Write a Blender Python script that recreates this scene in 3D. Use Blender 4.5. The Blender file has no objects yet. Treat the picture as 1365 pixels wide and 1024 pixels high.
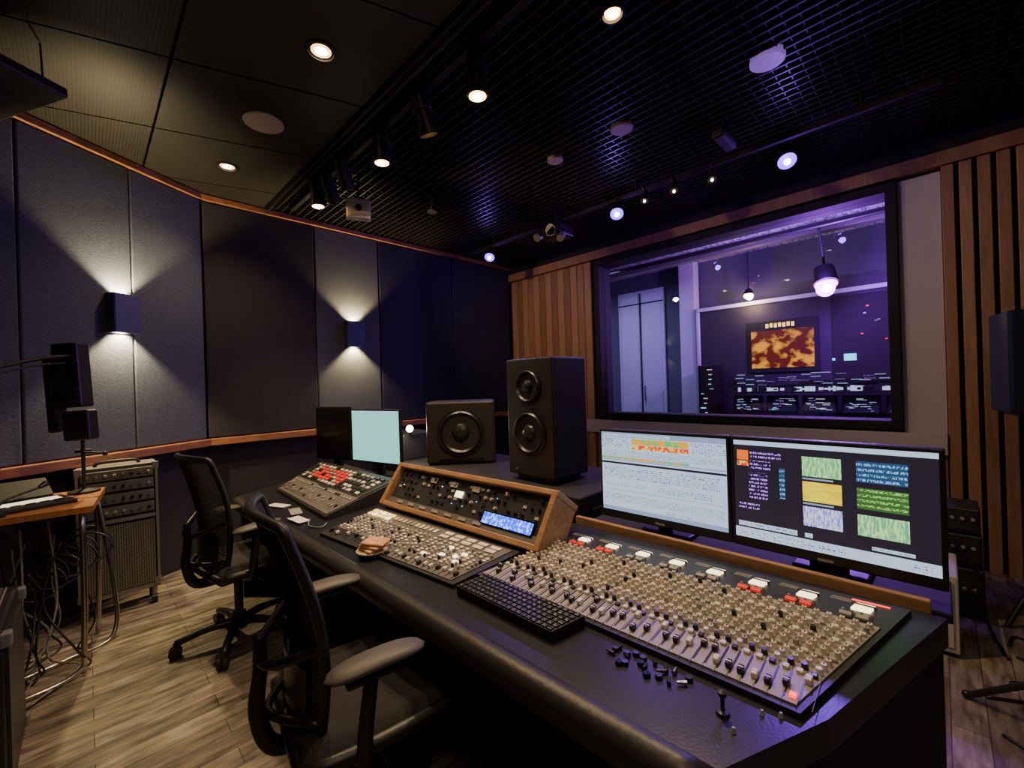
import bpy, bmesh, math, random
from mathutils import Matrix, Vector, Euler
random.seed(7)
COL = bpy.context.scene.collection

# ------------------------------------------------------------------ materials
def _new(name):
    m = bpy.data.materials.new(name); m.use_nodes = True
    nt = m.node_tree
    return m, nt, nt.nodes["Principled BSDF"]

def mat(name, col, rough=.5, metal=0., emit=None, es=0., bump=None, var=None, spec=.5, coat=0.):
    m, nt, p = _new(name)
    p.inputs["Base Color"].default_value = (*col, 1)
    p.inputs["Roughness"].default_value = rough
    p.inputs["Metallic"].default_value = metal
    p.inputs["Specular IOR Level"].default_value = spec
    p.inputs["Coat Weight"].default_value = coat
    if emit:
        p.inputs["Emission Color"].default_value = (*emit, 1)
        p.inputs["Emission Strength"].default_value = es
    tc = nt.nodes.new("ShaderNodeTexCoord")
    if var:   # (col2, scale, (sx,sy,sz), low, high)
        mp = nt.nodes.new("ShaderNodeMapping"); mp.inputs["Scale"].default_value = var[2]
        nz = nt.nodes.new("ShaderNodeTexNoise"); nz.inputs["Scale"].default_value = var[1]
        nz.inputs["Detail"].default_value = 4
        cr = nt.nodes.new("ShaderNodeValToRGB")
        cr.color_ramp.elements[0].color = (*col, 1); cr.color_ramp.elements[1].color = (*var[0], 1)
        cr.color_ramp.elements[0].position = var[3]; cr.color_ramp.elements[1].position = var[4]
        L = nt.links
        L.new(tc.outputs["Object"], mp.inputs[0]); L.new(mp.outputs[0], nz.inputs["Vector"])
        L.new(nz.outputs["Fac"], cr.inputs[0]); L.new(cr.outputs[0], p.inputs["Base Color"])
    if bump:  # (scale, strength, (sx,sy,sz))
        mp = nt.nodes.new("ShaderNodeMapping"); mp.inputs["Scale"].default_value = bump[2]
        nz = nt.nodes.new("ShaderNodeTexNoise"); nz.inputs["Scale"].default_value = bump[0]
        b = nt.nodes.new("ShaderNodeBump"); b.inputs["Strength"].default_value = bump[1]
        b.inputs["Distance"].default_value = .004
        L = nt.links
        L.new(tc.outputs["Object"], mp.inputs[0]); L.new(mp.outputs[0], nz.inputs["Vector"])
        L.new(nz.outputs["Fac"], b.inputs["Height"]); L.new(b.outputs[0], p.inputs["Normal"])
    return m

def emis(name, col, s):
    return mat(name, (.02, .02, .02), .4, emit=col, es=s)

def screen_mat(name, c1, c2, s, scale, sq=(1, 1, 1), lo=.45, hi=.55, rows=0.):
    """emissive display with a blocky procedural pattern, optionally broken into text rows"""
    m, nt, p = _new(name)
    p.inputs["Base Color"].default_value = (.01, .01, .01, 1); p.inputs["Roughness"].default_value = .25
    tc = nt.nodes.new("ShaderNodeTexCoord"); mp = nt.nodes.new("ShaderNodeMapping")
    mp.inputs["Scale"].default_value = sq
    nz = nt.nodes.new("ShaderNodeTexNoise"); nz.inputs["Scale"].default_value = scale; nz.inputs["Detail"].default_value = 2
    cr = nt.nodes.new("ShaderNodeValToRGB")
    cr.color_ramp.elements[0].position = lo; cr.color_ramp.elements[1].position = hi
    cr.color_ramp.elements[0].color = (*c1, 1); cr.color_ramp.elements[1].color = (*c2, 1)
    L = nt.links
    L.new(tc.outputs["Object"], mp.inputs[0]); L.new(mp.outputs[0], nz.inputs["Vector"])
    L.new(nz.outputs["Fac"], cr.inputs[0]); out = cr.outputs[0]
    if rows:
        sp = nt.nodes.new("ShaderNodeSeparateXYZ"); L.new(tc.outputs["Object"], sp.inputs[0])
        a = nt.nodes.new("ShaderNodeMath"); a.operation = 'MULTIPLY'; a.inputs[1].default_value = rows
        q = nt.nodes.new("ShaderNodeMath"); q.operation = 'SINE'; g = nt.nodes.new("ShaderNodeMath"); g.operation = 'GREATER_THAN'; g.inputs[1].default_value = .1
        L.new(sp.outputs[2], a.inputs[0]); L.new(a.outputs[0], q.inputs[0]); L.new(q.outputs[0], g.inputs[0])
        mx = nt.nodes.new("ShaderNodeMix"); mx.data_type = 'RGBA'
        bg = c2 if rows > 0 else c1
        mx.inputs[6].default_value = (*bg, 1); L.new(g.outputs[0], mx.inputs[0]); L.new(out, mx.inputs[7]); out = mx.outputs[2]
    L.new(out, p.inputs["Emission Color"])
    p.inputs["Emission Strength"].default_value = s
    return m

def floor_mat():
    m, nt, p = _new("grey_oak_planks"); L = nt.links
    tc = nt.nodes.new("ShaderNodeTexCoord")
    br = nt.nodes.new("ShaderNodeTexBrick")
    br.inputs["Scale"].default_value = 1; br.inputs["Brick Width"].default_value = .8
    br.inputs["Row Height"].default_value = .105; br.inputs["Mortar Size"].default_value = .002
    br.inputs["Color1"].default_value = (.17, .145, .120, 1); br.inputs["Color2"].default_value = (.36, .32, .275, 1)
    br.inputs["Mortar"].default_value = (.07, .06, .05, 1)
    mp = nt.nodes.new("ShaderNodeMapping"); mp.inputs["Scale"].default_value = (2.6, 13, 1)
    nz = nt.nodes.new("ShaderNodeTexNoise"); nz.inputs["Scale"].default_value = 2.2; nz.inputs["Detail"].default_value = 6
    cr = nt.nodes.new("ShaderNodeValToRGB")
    cr.color_ramp.elements[0].position = .36; cr.color_ramp.elements[1].position = .66
    cr.color_ramp.elements[0].color = (.40, .38, .36, 1); cr.color_ramp.elements[1].color = (1.25, 1.2, 1.14, 1)
    mx = nt.nodes.new("ShaderNodeMix"); mx.data_type = 'RGBA'; mx.blend_type = 'MULTIPLY'; mx.inputs[0].default_value = 1
    L.new(tc.outputs["Object"], br.inputs["Vector"]); L.new(tc.outputs["Object"], mp.inputs[0])
    L.new(mp.outputs[0], nz.inputs["Vector"]); L.new(nz.outputs["Fac"], cr.inputs[0])
    L.new(br.outputs["Color"], mx.inputs[6]); L.new(cr.outputs[0], mx.inputs[7])
    L.new(mx.outputs[2], p.inputs["Base Color"])
    b = nt.nodes.new("ShaderNodeBump"); b.inputs["Strength"].default_value = .25; b.inputs["Distance"].default_value = .004
    L.new(nz.outputs["Fac"], b.inputs["Height"]); L.new(b.outputs[0], p.inputs["Normal"])
    p.inputs["Roughness"].default_value = .48
    return m

def perforated_mat(name, base, hole, k, thr, rough=.45, axes=(0, 1)):
    m, nt, p = _new(name); L = nt.links
    tc = nt.nodes.new("ShaderNodeTexCoord"); sp = nt.nodes.new("ShaderNodeSeparateXYZ")
    L.new(tc.outputs["Object"], sp.inputs[0])
    outs = []
    for ax in axes:
        a = nt.nodes.new("ShaderNodeMath"); a.operation = 'MULTIPLY'; a.inputs[1].default_value = k
        s = nt.nodes.new("ShaderNodeMath"); s.operation = 'SINE'
        L.new(sp.outputs[ax], a.inputs[0]); L.new(a.outputs[0], s.inputs[0]); outs.append(s)
    mu = nt.nodes.new("ShaderNodeMath"); mu.operation = 'MULTIPLY'
    L.new(outs[0].outputs[0], mu.inputs[0]); L.new(outs[1].outputs[0], mu.inputs[1])
    ab = nt.nodes.new("ShaderNodeMath"); ab.operation = 'ABSOLUTE'; L.new(mu.outputs[0], ab.inputs[0])
    gt = nt.nodes.new("ShaderNodeMath"); gt.operation = 'GREATER_THAN'; gt.inputs[1].default_value = thr
    L.new(ab.outputs[0], gt.inputs[0])
    mx = nt.nodes.new("ShaderNodeMix"); mx.data_type = 'RGBA'
    mx.inputs[6].default_value = (*base, 1); mx.inputs[7].default_value = (*hole, 1)
    L.new(gt.outputs[0], mx.inputs[0]); L.new(mx.outputs[2], p.inputs["Base Color"])
    p.inputs["Roughness"].default_value = rough
    return m

def glass_mat():
    m, nt, p = _new("window_glass"); L = nt.links
    nt.nodes.remove(p)
    o = nt.nodes["Material Output"]
    t = nt.nodes.new("ShaderNodeBsdfTransparent"); t.inputs[0].default_value = (.95, .94, .98, 1)
    g = nt.nodes.new("ShaderNodeBsdfGlossy"); g.inputs["Roughness"].default_value = .01
    fr = nt.nodes.new("ShaderNodeFresnel"); fr.inputs[0].default_value = 1.3
    mx = nt.nodes.new("ShaderNodeMixShader")
    L.new(fr.outputs[0], mx.inputs[0]); L.new(t.outputs[0], mx.inputs[1]); L.new(g.outputs[0], mx.inputs[2])
    L.new(mx.outputs[0], o.inputs[0])
    return m

M = {}
M["floor"] = floor_mat()
M["black"] = mat("black_satin_plastic", (.015, .014, .014), .42)
M["blackm"] = mat("black_matte_paint", (.009, .009, .009), .7)
M["blackg"] = mat("black_gloss", (.008, .008, .009), .12)
M["charcoal"] = mat("charcoal_metal", (.045, .043, .044), .4, .4)
M["deskblue"] = mat("blue_black_lacquer", (.015, .015, .022), .30, bump=(180, .08, (1, 1, 1)))
M["leather"] = mat("padded_black_leather", (.022, .019, .018), .40, bump=(60, .2, (1, 1, 1)))
M["wood"] = mat("warm_oak_trim", (.38, .165, .065), .45, var=((.24, .10, .04), 6, (2, 2, 12), .35, .7))
M["woodframe"] = mat("walnut_console_frame", (.37, .20, .10), .45, var=((.25, .13, .06), 5, (12, 2, 12), .35, .7))
M["woodtop"] = mat("honey_table_top", (.50, .21, .07), .35, var=((.36, .15, .05), 5, (14, 2, 2), .35, .7))
M["slat1"] = mat("oak_slat_light", (.46, .26, .125), .5, var=((.34, .185, .085), 5, (10, 10, 1), .3, .7))
M["slat2"] = mat("oak_slat_mid", (.38, .21, .10), .5, var=((.28, .15, .07), 5, (10, 10, 1), .3, .7))
M["slat3"] = mat("oak_slat_dark", (.30, .16, .075), .5, var=((.22, .11, .052), 5, (10, 10, 1), .3, .7))
M["walldark"] = mat("dark_painted_wall", (.018, .017, .017), .8)
M["white"] = mat("white_painted_wall", (.50, .47, .42), .6)
M["fabA"] = mat("blue_grey_linen", (.058, .069, .105), .95, bump=(60, .9, (1, 1, 7)), var=((.125, .138, .18), 45, (1, 1, 9), .3, .7), spec=.1)
M["fabB"] = mat("brown_grey_fabric", (.036, .034, .038), .95, bump=(160, .5, (1, 1, 1)), spec=.1, var=((.047, .044, .048), 90, (1, 1, 1), .3, .7))
M["fabC"] = mat("panel_fabric_lit", (.074, .080, .092), .95, bump=(60, .9, (1, 1, 7)), var=((.13, .137, .15), 45, (1, 1, 9), .3, .7), spec=.1)  # wall panel fabric where the sconce lights it, light put into the paler tone
M["fabD"] = mat("panel_fabric_shaded", (.034, .035, .055), .95, bump=(160, .5, (1, 1, 1)), spec=.1, var=((.045, .045, .068), 90, (1, 1, 1), .3, .7))  # same panel fabric away from the light, shade put into the darker colour
M["tile"] = mat("black_ceiling_tile", (.026, .023, .020), .45)
M["tileperf"] = perforated_mat("perforated_ceiling_tile", (.046, .040, .032), (.004, .004, .003), 190, .30, .45)
M["grid"] = mat("ceiling_grid_black", (.032, .028, .026), .4, .2)
M["plenum"] = mat("plenum_black", (.004, .004, .004), .9)
M["disc"] = mat("speaker_disc_white", (.48, .38, .30), .6)
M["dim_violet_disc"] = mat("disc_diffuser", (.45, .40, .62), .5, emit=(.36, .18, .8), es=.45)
M["hot"] = emis("warm_lamp_lens", (1, .55, .18), 13)
M["hotcore"] = emis("warm_lamp_core", (1, .75, .42), 40)
M["hotwhite"] = emis("white_lamp_lens", (1, .90, .78), 14)
M["violet"] = emis("violet_lamp_lens", (.16, .02, 1), 5)
M["violetcore"] = emis("violet_lamp_core", (.50, .32, 1), 40)
M["sconce"] = mat("sconce_body", (.045, .055, .13), .5)
M["chrome"] = mat("brushed_steel", (.55, .52, .48), .3, 1.)
M["greymetal"] = mat("grey_metal", (.28, .265, .25), .45, .5)
M["plate"] = mat("console_plate", (.33, .30, .26), .45, .1)
M["plated"] = mat("console_plate_dark", (.036, .034, .036), .38, .2)
M["plateg"] = mat("console_plate_grey", (.14, .13, .12), .45, .1)
M["kbeige"] = mat("knob_beige", (.62, .54, .43), .45)
M["kgrey"] = mat("knob_grey", (.32, .295, .265), .45)
M["kblack"] = mat("knob_black", (.015, .014, .015), .3)
M["kwhite"] = mat("knob_white", (.78, .72, .63), .4)
M["kred"] = mat("button_red", (.55, .025, .015), .4, emit=(1, .04, .02), es=.5)
M["litw"] = emis("lit_button_white", (1, .82, .48), 3.6)
M["lity"] = emis("lit_button_yellow", (1, .64, .14), 2.6)
M["litb"] = screen_mat("blue_led_display", (.01, .05, .9), (.28, .50, 1), 2.8, 90, (1, 1, .5), .5, .6)
M["litr"] = emis("red_led", (1, .04, .02), 3)
M["litc"] = emis("cyan_led", (.15, .65, 1), 2.5)
M["scr_cyan"] = emis("cyan_screen", (.30, .86, .70), 1.15)
M["scr_white"] = emis("white_ui", (.60, .74, 1), 1.1)
M["scr_grey"] = emis("grey_ui", (.38, .48, .76), .9)
M["scr_text"] = screen_mat("ui_text_rows", (.08, .10, .16), (.60, .74, 1), 1.1, 50, (1, 4, 2), .42, .5, 780.)
M["scr_text2"] = screen_mat("ui_text_rows_fine", (.16, .18, .25), (.60, .74, 1), 1.1, 50, (1, 5, 3), .44, .5, 1000.)
M["scr_col"] = screen_mat("ui_colour_strip", (1, .42, .01), (.06, .60, .22), 1.2, 30, (1, 1.5, 1), .47, .55)
M["scr_red"] = screen_mat("ui_red_strip", (.95, .05, .03), (1, .68, .08), 1.2, 50, (1, 1.5, 1), .47, .55)
M["scr_dark"] = emis("dark_ui", (.020, .015, .028), 1.)
M["scr_purple"] = screen_mat("ui_purple_text", (.02, .01, .05), (.62, .32, 1), 1.3, 50, (1, 4, 2), .47, .52, -500.)
M["thumb_g"] = screen_mat("thumb_green", (.12, .50, .25), (.60, 1, .35), 1.2, 45, (1, 4, 1), .4, .6)
M["thumb_y"] = screen_mat("thumb_yellow", (.90, .62, .00), (1, .85, .01), 1.3, 20, (1, 1, 3), .4, .6)
M["thumb_b"] = screen_mat("thumb_blue", (.02, .07, .18), (.35, .62, 1), 1.2, 60, (1, 6, 1.5), .48, .55, -420.)
M["thumb_d"] = screen_mat("thumb_olive", (.05, .16, .03), (.42, .75, .2), 1.1, 60, (1, 3, 5), .45, .55, -420.)
M["thumb_v"] = screen_mat("thumb_violet", (.22, .18, .90), (.80, .82, 1), 1.2, 60, (1, 5, 1), .4, .55)
M["thumb_o"] = emis("thumb_orange", (1, .17, .01), 1.3)
M["cone"] = mat("woofer_cone", (.020, .019, .018), .32)
M["rubber"] = mat("rubber_surround", (.012, .012, .012), .32)
M["cab"] = mat("speaker_cabinet", (.022, .019, .018), .42)
M["cabside"] = mat("speaker_cabinet_side", (.017, .020, .046), .4)
M["grille"] = perforated_mat("amp_grille_cloth", (.22, .20, .17), (.02, .018, .015), 260, .35, .7, (0, 2))
M["cable"] = mat("grey_cable", (.26, .24, .22), .45)
M["mesh"] = mat("chair_mesh_weave", (.024, .023, .023), .6)
M["seat"] = mat("seat_fabric", (.022, .020, .020), .9, bump=(120, .5, (1, 1, 1)))
M["armpad"] = mat("grey_arm_pad", (.085, .078, .062), .5)
M["bread"] = mat("toasted_bread", (.55, .26, .10), .7, var=((.75, .48, .27), 60, (1, 1, 1), .4, .7))
M["plateware"] = mat("ceramic", (.5, .42, .33), .3)
M["livewall"] = mat("live_room_wall", (.13, .13, .17), .7)
M["liveceil"] = mat("live_room_ceiling", (.62, .60, .64), .7, var=((.16, .15, .20), 9, (1, 5, 1), .45, .6))
M["livefloor"] = mat("live_room_floor", (.06, .05, .07), .5)
M["livepanel"] = mat("live_room_dark_panel", (.032, .027, .040), .6)
M["livedoor"] = mat("live_room_door_paint", (.66, .66, .72), .5)
M["poster"] = screen_mat("stage_photo_poster", (.12, .012, .002), (1, .40, .02), 1.1, 6, (1, 1, 1.5), .46, .60)
M["stage"] = emis("stage_lens", (.62, .10, 1), 20)
M["stagecore"] = emis("stage_lens_core", (1, .6, .9), 40)
M["glass"] = glass_mat()
M["paper"] = mat("paper", (.75, .71, .65), .7)
M["padlit"] = emis("lit_pad_screen", (1, .80, .5), 1.8)
M["fill_diffuser"] = emis("fill_panel_diffuser", (1, .85, .7), .6)  # glowing face of the added fill panel

# ------------------------------------------------------------------ mesh builder
class B:
    def __init__(s, name, mods=()):
        s.name = name; s.v = []; s.f = []; s.mi = []; s.sm = []; s.mats = []; s.M = Matrix.Identity(4)
    def m(s, k):
        if k not in s.mats: s.mats.append(k)
        return s.mats.index(k)
    def add(s, vs, fs, k, smooth=False, X=None):
        T = s.M @ X if X is not None else s.M
        o = len(s.v); i = s.m(k)
        s.v.extend(tuple(T @ Vector(p)) for p in vs)
        for f in fs:
            s.f.append(tuple(a + o for a in f)); s.mi.append(i); s.sm.append(smooth)
    def box(s, c, d, k, bev=0., rot=None, seg=2):
        X = Matrix.Translation(c)
        if rot is not None: X = X @ Euler(rot).to_matrix().to_4x4()
        hx, hy, hz = d[0] / 2, d[1] / 2, d[2] / 2
        if bev <= 0:
            vs = [(x, y, z) for x in (-hx, hx) for y in (-hy, hy) for z in (-hz, hz)]
            fs = [(0, 1, 3, 2), (4, 6, 7, 5), (0, 4, 5, 1), (2, 3, 7, 6), (0, 2, 6, 4), (1, 5, 7, 3)]
            s.add(vs, fs, k, False, X)
        else:
            bm = bmesh.new(); bmesh.ops.create_cube(bm, size=1)
            for v in bm.verts: v.co = Vector((v.co.x * d[0], v.co.y * d[1], v.co.z * d[2]))
            bmesh.ops.bevel(bm, geom=bm.edges[:], offset=min(bev, min(d) * .49), segments=seg, profile=.5, affect='EDGES')
            bm.verts.ensure_lookup_table(); bm.verts.index_update()
            s.add([v.co[:] for v in bm.verts], [[v.index for v in f.verts] for f in bm.faces], k, True if seg > 2 else False, X)
            bm.free()
    def cone(s, p0, p1, r0, r1, k, n=20, caps=True, smooth=True):
        p0, p1 = Vector(p0), Vector(p1); ax = (p1 - p0).normalized()
        up = Vector((0, 0, 1)) if abs(ax.z) < .9 else Vector((1, 0, 0))
        a = ax.cross(up).normalized(); b = ax.cross(a).normalized()
        vs = []
        for p, r in ((p0, r0), (p1, r1)):
            for i in range(n):
                t = 2 * math.pi * i / n
                vs.append(tuple(p + a * r * math.cos(t) + b * r * math.sin(t)))
        s.add(vs, [(i, (i + 1) % n, n + (i + 1) % n, n + i) for i in range(n)], k, smooth)
        if caps:
            s.add(vs[:n], [tuple(range(n))], k); s.add(vs[n:], [tuple(range(n))], k)
    def lathe(s, o, ax, prof, k, n=32):
        """prof: list of (radius, height along axis[, mat])"""
        o = Vector(o); ax = Vector(ax).normalized()
        for j in range(len(prof) - 1):
            kk = prof[j][2] if len(prof[j]) > 2 else k
            s.cone(o + ax * prof[j][1], o + ax * (prof[j + 1][1] + 1e-5), max(prof[j][0], 1e-4), max(prof[j + 1][0], 1e-4), kk, n, False)
    def tube(s, pts, r, k, n=10, res=6, smooth=True, closed=False):
        P = [Vector(p) for p in pts]
        if res > 1 and len(P) > 2:
            Q = []
            m = len(P); rng = range(m) if closed else range(m - 1)
            for i in rng:
                g = lambda j: P[j % m] if closed else P[max(0, min(m - 1, j))]
                a, b, c, d = g(i - 1), g(i), g(i + 1), g(i + 2)
                for q in range(res):
                    t = q / res
                    Q.append(.5 * ((2 * b) + (c - a) * t + (2 * a - 5 * b + 4 * c - d) * t * t + (3 * b - a - 3 * c + d) * t ** 3))
            if not closed: Q.append(P[-1])
            P = Q
        m = len(P); rr = r if callable(r) else (lambda t: r)
        vs = []; up = None
        for i, p in enumerate(P):
            if closed: t = (P[(i + 1) % m] - P[i - 1]).normalized()
            else: t = (P[min(i + 1, m - 1)] - P[max(i - 1, 0)]).normalized()
            if up is None:
                up = Vector((0, 0, 1)) if abs(t.z) < .9 else Vector((1, 0, 0))
            a = t.cross(up).normalized(); up = a.cross(t).normalized()
            R = rr(i / (m - 1))
            for q in range(n):
                w = 2 * math.pi * q / n
                vs.append(tuple(p + a * R * math.cos(w) + up * R * math.sin(w)))
        fs = []
        for i in range(m if closed else m - 1):
            for q in range(n):
                i2 = (i + 1) % m
                fs.append((i * n + q, i * n + (q + 1) % n, i2 * n + (q + 1) % n, i2 * n + q))
        if not closed:
            fs.append(tuple(range(n))); fs.append(tuple(range((m - 1) * n, m * n)))
        s.add(vs, fs, k, smooth)
    def ball(s, c, r, k, n=16, sc=(1, 1, 1)):
        vs = []; fs = []; h = n // 2
        for i in range(h + 1):
            ph = math.pi * i / h
            for j in range(n):
                t = 2 * math.pi * j / n
                vs.append((c[0] + sc[0] * r * math.sin(ph) * math.cos(t), c[1] + sc[1] * r * math.sin(ph) * math.sin(t), c[2] + sc[2] * r * math.cos(ph)))
        for i in range(h):
            for j in range(n):
                fs.append((i * n + j, i * n + (j + 1) % n, (i + 1) * n + (j + 1) % n, (i + 1) * n + j))
        s.add(vs, fs, k, True)
    def prism(s, poly, zt, zb, k, kt=None):
        """vertical prism, zt/zb are floats or functions of (x,y)"""
        T = zt if callable(zt) else (lambda x, y: zt)
        Bo = zb if callable(zb) else (lambda x, y: zb)
        n = len(poly)
        vs = [(x, y, T(x, y)) for x, y in poly] + [(x, y, Bo(x, y)) for x, y in poly]
        s.add(vs, [(i, (i + 1) % n, n + (i + 1) % n, n + i) for i in range(n)] + [tuple(range(n, 2 * n))], k)
        s.add(vs[:n], [tuple(range(n))], kt or k)
    def surf(s, fn, nu, nv, k, smooth=True):
        vs = [tuple(fn(i / nu, j / nv)) for i in range(nu + 1) for j in range(nv + 1)]
        fs = [(i * (nv + 1) + j, (i + 1) * (nv + 1) + j, (i + 1) * (nv + 1) + j + 1, i * (nv + 1) + j + 1) for i in range(nu) for j in range(nv)]
        s.add(vs, fs, k, smooth)
    def done(s, parent=None, origin=None, fix=True):
        me = bpy.data.meshes.new(s.name)
        o = Vector(origin) if origin else Vector((0, 0, 0))
        me.from_pydata([tuple(Vector(v) - o) for v in s.v], [], s.f)
        for k in s.mats: me.materials.append(M[k])
        me.polygons.foreach_set("material_index", s.mi)
        me.polygons.foreach_set("use_smooth", s.sm)
        me.update()
        if fix:
            bm = bmesh.new(); bm.from_mesh(me)
            bmesh.ops.recalc_face_normals(bm, faces=bm.faces[:]); bm.to_mesh(me); bm.free()
        ob = bpy.data.objects.new(s.name, me); ob.location = o
        COL.objects.link(ob)
        if parent: ob.parent = parent
        return ob

def empty(name, loc=(0, 0, 0), rz=0.):
    e = bpy.data.objects.new(name, None); e.location = loc; e.rotation_euler = (0, 0, rz)
    COL.objects.link(e); return e

def light(name, kind, loc, energy, col, direction=None, size=.05, angle=60, blend=.5, parent=None):
    d = bpy.data.lights.new(name, kind); d.energy = energy; d.color = col
    if kind == 'SPOT':
        d.spot_size = math.radians(angle); d.spot_blend = blend; d.shadow_soft_size = size
    elif kind == 'AREA':
        d.size = size
    else: d.shadow_soft_size = size
    o = bpy.data.objects.new(name, d); o.location = loc
    if direction is not None:
        o.rotation_euler = Vector(direction).to_track_quat('-Z', 'Y').to_euler()
    COL.objects.link(o)
    if parent: o.parent = parent
    return o

WARM = (1, .71, .40); VIO = (.26, .07, 1.)

# ------------------------------------------------------------------ room shell
CZ = 3.1; TZ = 3.36
P0 = Vector((.72, 4.45)); dA = Vector((-.8498, -.5271)); nA = Vector((.5271, -.8498))
XL = -1.2; YR = -1.6
endA = P0 + dA * ((P0.x - XL) / .8498)

b = B("floor"); b.prism([(XL - .1, YR - .1), (4.62, YR - .1), (4.62, 4.6), (.6, 4.6), (XL - .1, endA.y + .1)], 0, -.08, "floor"); b.done()
b = B("ceiling"); b.prism([(XL - .1, YR - .1), (4.62, YR - .1), (4.62, 4.6), (.6, 4.6), (XL - .1, endA.y + .1)], TZ + .06, TZ, "plenum"); b.done()
b = B("wall_left"); b.box((2.585, 4.53, TZ / 2), (3.9, .14, TZ), "walldark"); b.done()
b = B("wall_left_angled")
mA = P0 + dA * 1.13 - nA * .075
b.box((mA.x, mA.y, TZ / 2), (2.34, .13, TZ), "walldark", rot=(0, 0, math.atan2(dA.y, dA.x))); b.done()
b = B("wall_rear"); b.box((1.6, YR - .05, TZ / 2), (6, .1, TZ), "walldark"); b.done()
b = B("wall_side"); b.box((XL - .05, (YR + endA.y) / 2, TZ / 2), (.1, endA.y - YR, TZ), "walldark"); b.done()
WY0, WY1, WZ0, WZ1 = .203, 2.93, .956, 2.85
b = B("wall_window")
b.box((4.53, (YR + WY0) / 2, TZ / 2), (.14, WY0 - YR, TZ), "walldark")
b.box((4.53, (WY1 + 4.6) / 2, TZ / 2), (.14, 4.6 - WY1, TZ), "walldark")
b.box((4.53, (WY0 + WY1) / 2, WZ0 / 2), (.14, WY1 - WY0, WZ0), "walldark")
b.box((4.53, (WY0 + WY1) / 2, (WZ1 + TZ) / 2), (.14, WY1 - WY0, TZ - WZ1), "walldark")
b.done()

def clip(poly, a, bb, c):   # keep a*x+b*y<=c
    out = []
    for i in range(len(poly)):
        p, q = poly[i], poly[(i + 1) % len(poly)]
        dp = a * p[0] + bb * p[1] - c; dq = a * q[0] + bb * q[1] - c
        if dp <= 0: out.append(p)
        if dp * dq < 0:
            t = dp / (dp - dq); out.append((p[0] + (q[0] - p[0]) * t, p[1] + (q[1] - p[1]) * t))
    return out
b = B("ceiling_tiles")
g = .006
for k in range(-6, 4):
    for (x0, x1, mt) in ((-1.2, -.42, "tileperf"), (-.42, .35, "tileperf"), (.35, 1.23, "tile")):
        yy = lambda x, kk: 2.71 + .785 * kk - .32 * (x - .35)
        poly = [(x0 + g, yy(x0, k) + g), (x1 - g, yy(x1, k) + g), (x1 - g, yy(x1, k + 1) - g), (x0 + g, yy(x0, k + 1) - g)]
        poly = clip(poly, 0, 1, 4.44)
        if len(poly) > 2: poly = clip(poly, -nA.x, -nA.y, -(nA.x * P0.x + nA.y * P0.y) - .01)
        if len(poly) > 2: poly = clip(poly, 0, -1, -YR)
        if len(poly) > 2: b.prism(poly, CZ + .03, CZ, mt)
b.box((1.245, 1.42, CZ + .03), (.02, 6.0, .12), "grid")
b.done()
b = B("ceiling_grid")
x = 1.30
while x < 4.43:
    b.box((x, 1.42, CZ + .025), (.012, 6.02, .05), "grid"); x += .066
y = YR + .05
while y < 4.43:
    b.box((2.85, y, CZ + .022), (3.16, .007, .03), "grid"); y += .066
b.done()
b = B("ceiling_baffle")
b.M = Matrix.Translation((-.42, 3.02, 2.86)) @ Euler((math.radians(-4), 0, math.radians(32))).to_matrix().to_4x4()
b.box((0, 0, 0), (.62, .52, .05), "tile", .01)
for sx in (-.25, .25):
    for sy in (-.2, .2): b.cone((sx, sy, .02), (sx, sy, .22), .004, .004, "charcoal", 6)
b.done()

def panel(x0, x1, k, z0=1.02, z1=3.04):
    b = B("acoustic_panel"); b.box(((x0 + x1) / 2, 4.425, (z0 + z1) / 2), (x1 - x0 - .008, .05, z1 - z0), k, .010); b.done()
for x0, x1, k in ((.74, 1.66, "fabB"), (1.66, 2.35, "fabC"), (2.35, 3.37, "fabD"), (3.37, 4.40, "fabD")): panel(x0, x1, k)
MA = Matrix.Translation((P0.x, P0.y, 0)) @ Matrix(((dA.x, nA.x, 0, 0), (dA.y, nA.y, 0, 0), (0, 0, 1, 0), (0, 0, 0, 1)))
for s0, s1, k in ((.015, .566, "fabA"), (.566, 1.177, "fabA"), (1.177, 2.2, "fabA")):
    b = B("acoustic_panel"); b.M = MA; b.box(((s0 + s1) / 2, .025, 2.03), (s1 - s0 - .006, .05, 2.02), k, .010); b.done()
b = B("trim_1")
b.box((2.57, 4.41, .985), (3.75, .08, .06), "wood", .006); b.box((2.57, 4.415, 3.07), (3.75, .07, .05), "wood", .006)
b.M = MA
b.box((1.12, .04, .985), (2.25, .09, .06), "wood", .006); b.box((1.12, .035, 3.07), (2.25, .07, .05), "wood", .006)
b.done()
b = B("baseboard_left"); b.box((2.57, 4.435, .05), (3.7, .03, .1), "blackm"); b.done()

def sconce(MX, cx, w=.17, en=26):
    e = empty("sconce_lamp_fixture")
    b = B("sconce_shell"); b.M = MX @ Matrix.Translation((cx, 0, 0))
    d, h = .075, .27; zc = 1.975
    b.box((0, .05 + d, zc), (w, .010, h), "sconce", .003)
    b.box((-w / 2, .05 + d / 2, zc), (.008, d, h), "sconce"); b.box((w / 2, .05 + d / 2, zc), (.008, d, h), "sconce")
    b.box((0, .054, zc), (w, .006, h), "sconce")
    b.box((0, .05 + d / 2, zc), (w * .9, d * .8, .05), "blackm")
    b.box((0, .05 + d / 2, zc + .035), (w * .6, d * .5, .015), "hot"); b.box((0, .05 + d / 2, zc - .035), (w * .6, d * .5, .015), "hot")
    b.done(e)
    c = (MX @ Vector((cx, .05 + d * .5, zc)))
    for sgn in (1, -1):
        light("sconce_bulb", 'SPOT', (c.x, c.y, c.z + sgn * .10), en, (1, .77, .38), (0, 0, sgn), .02, 106, .45, e)
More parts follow.
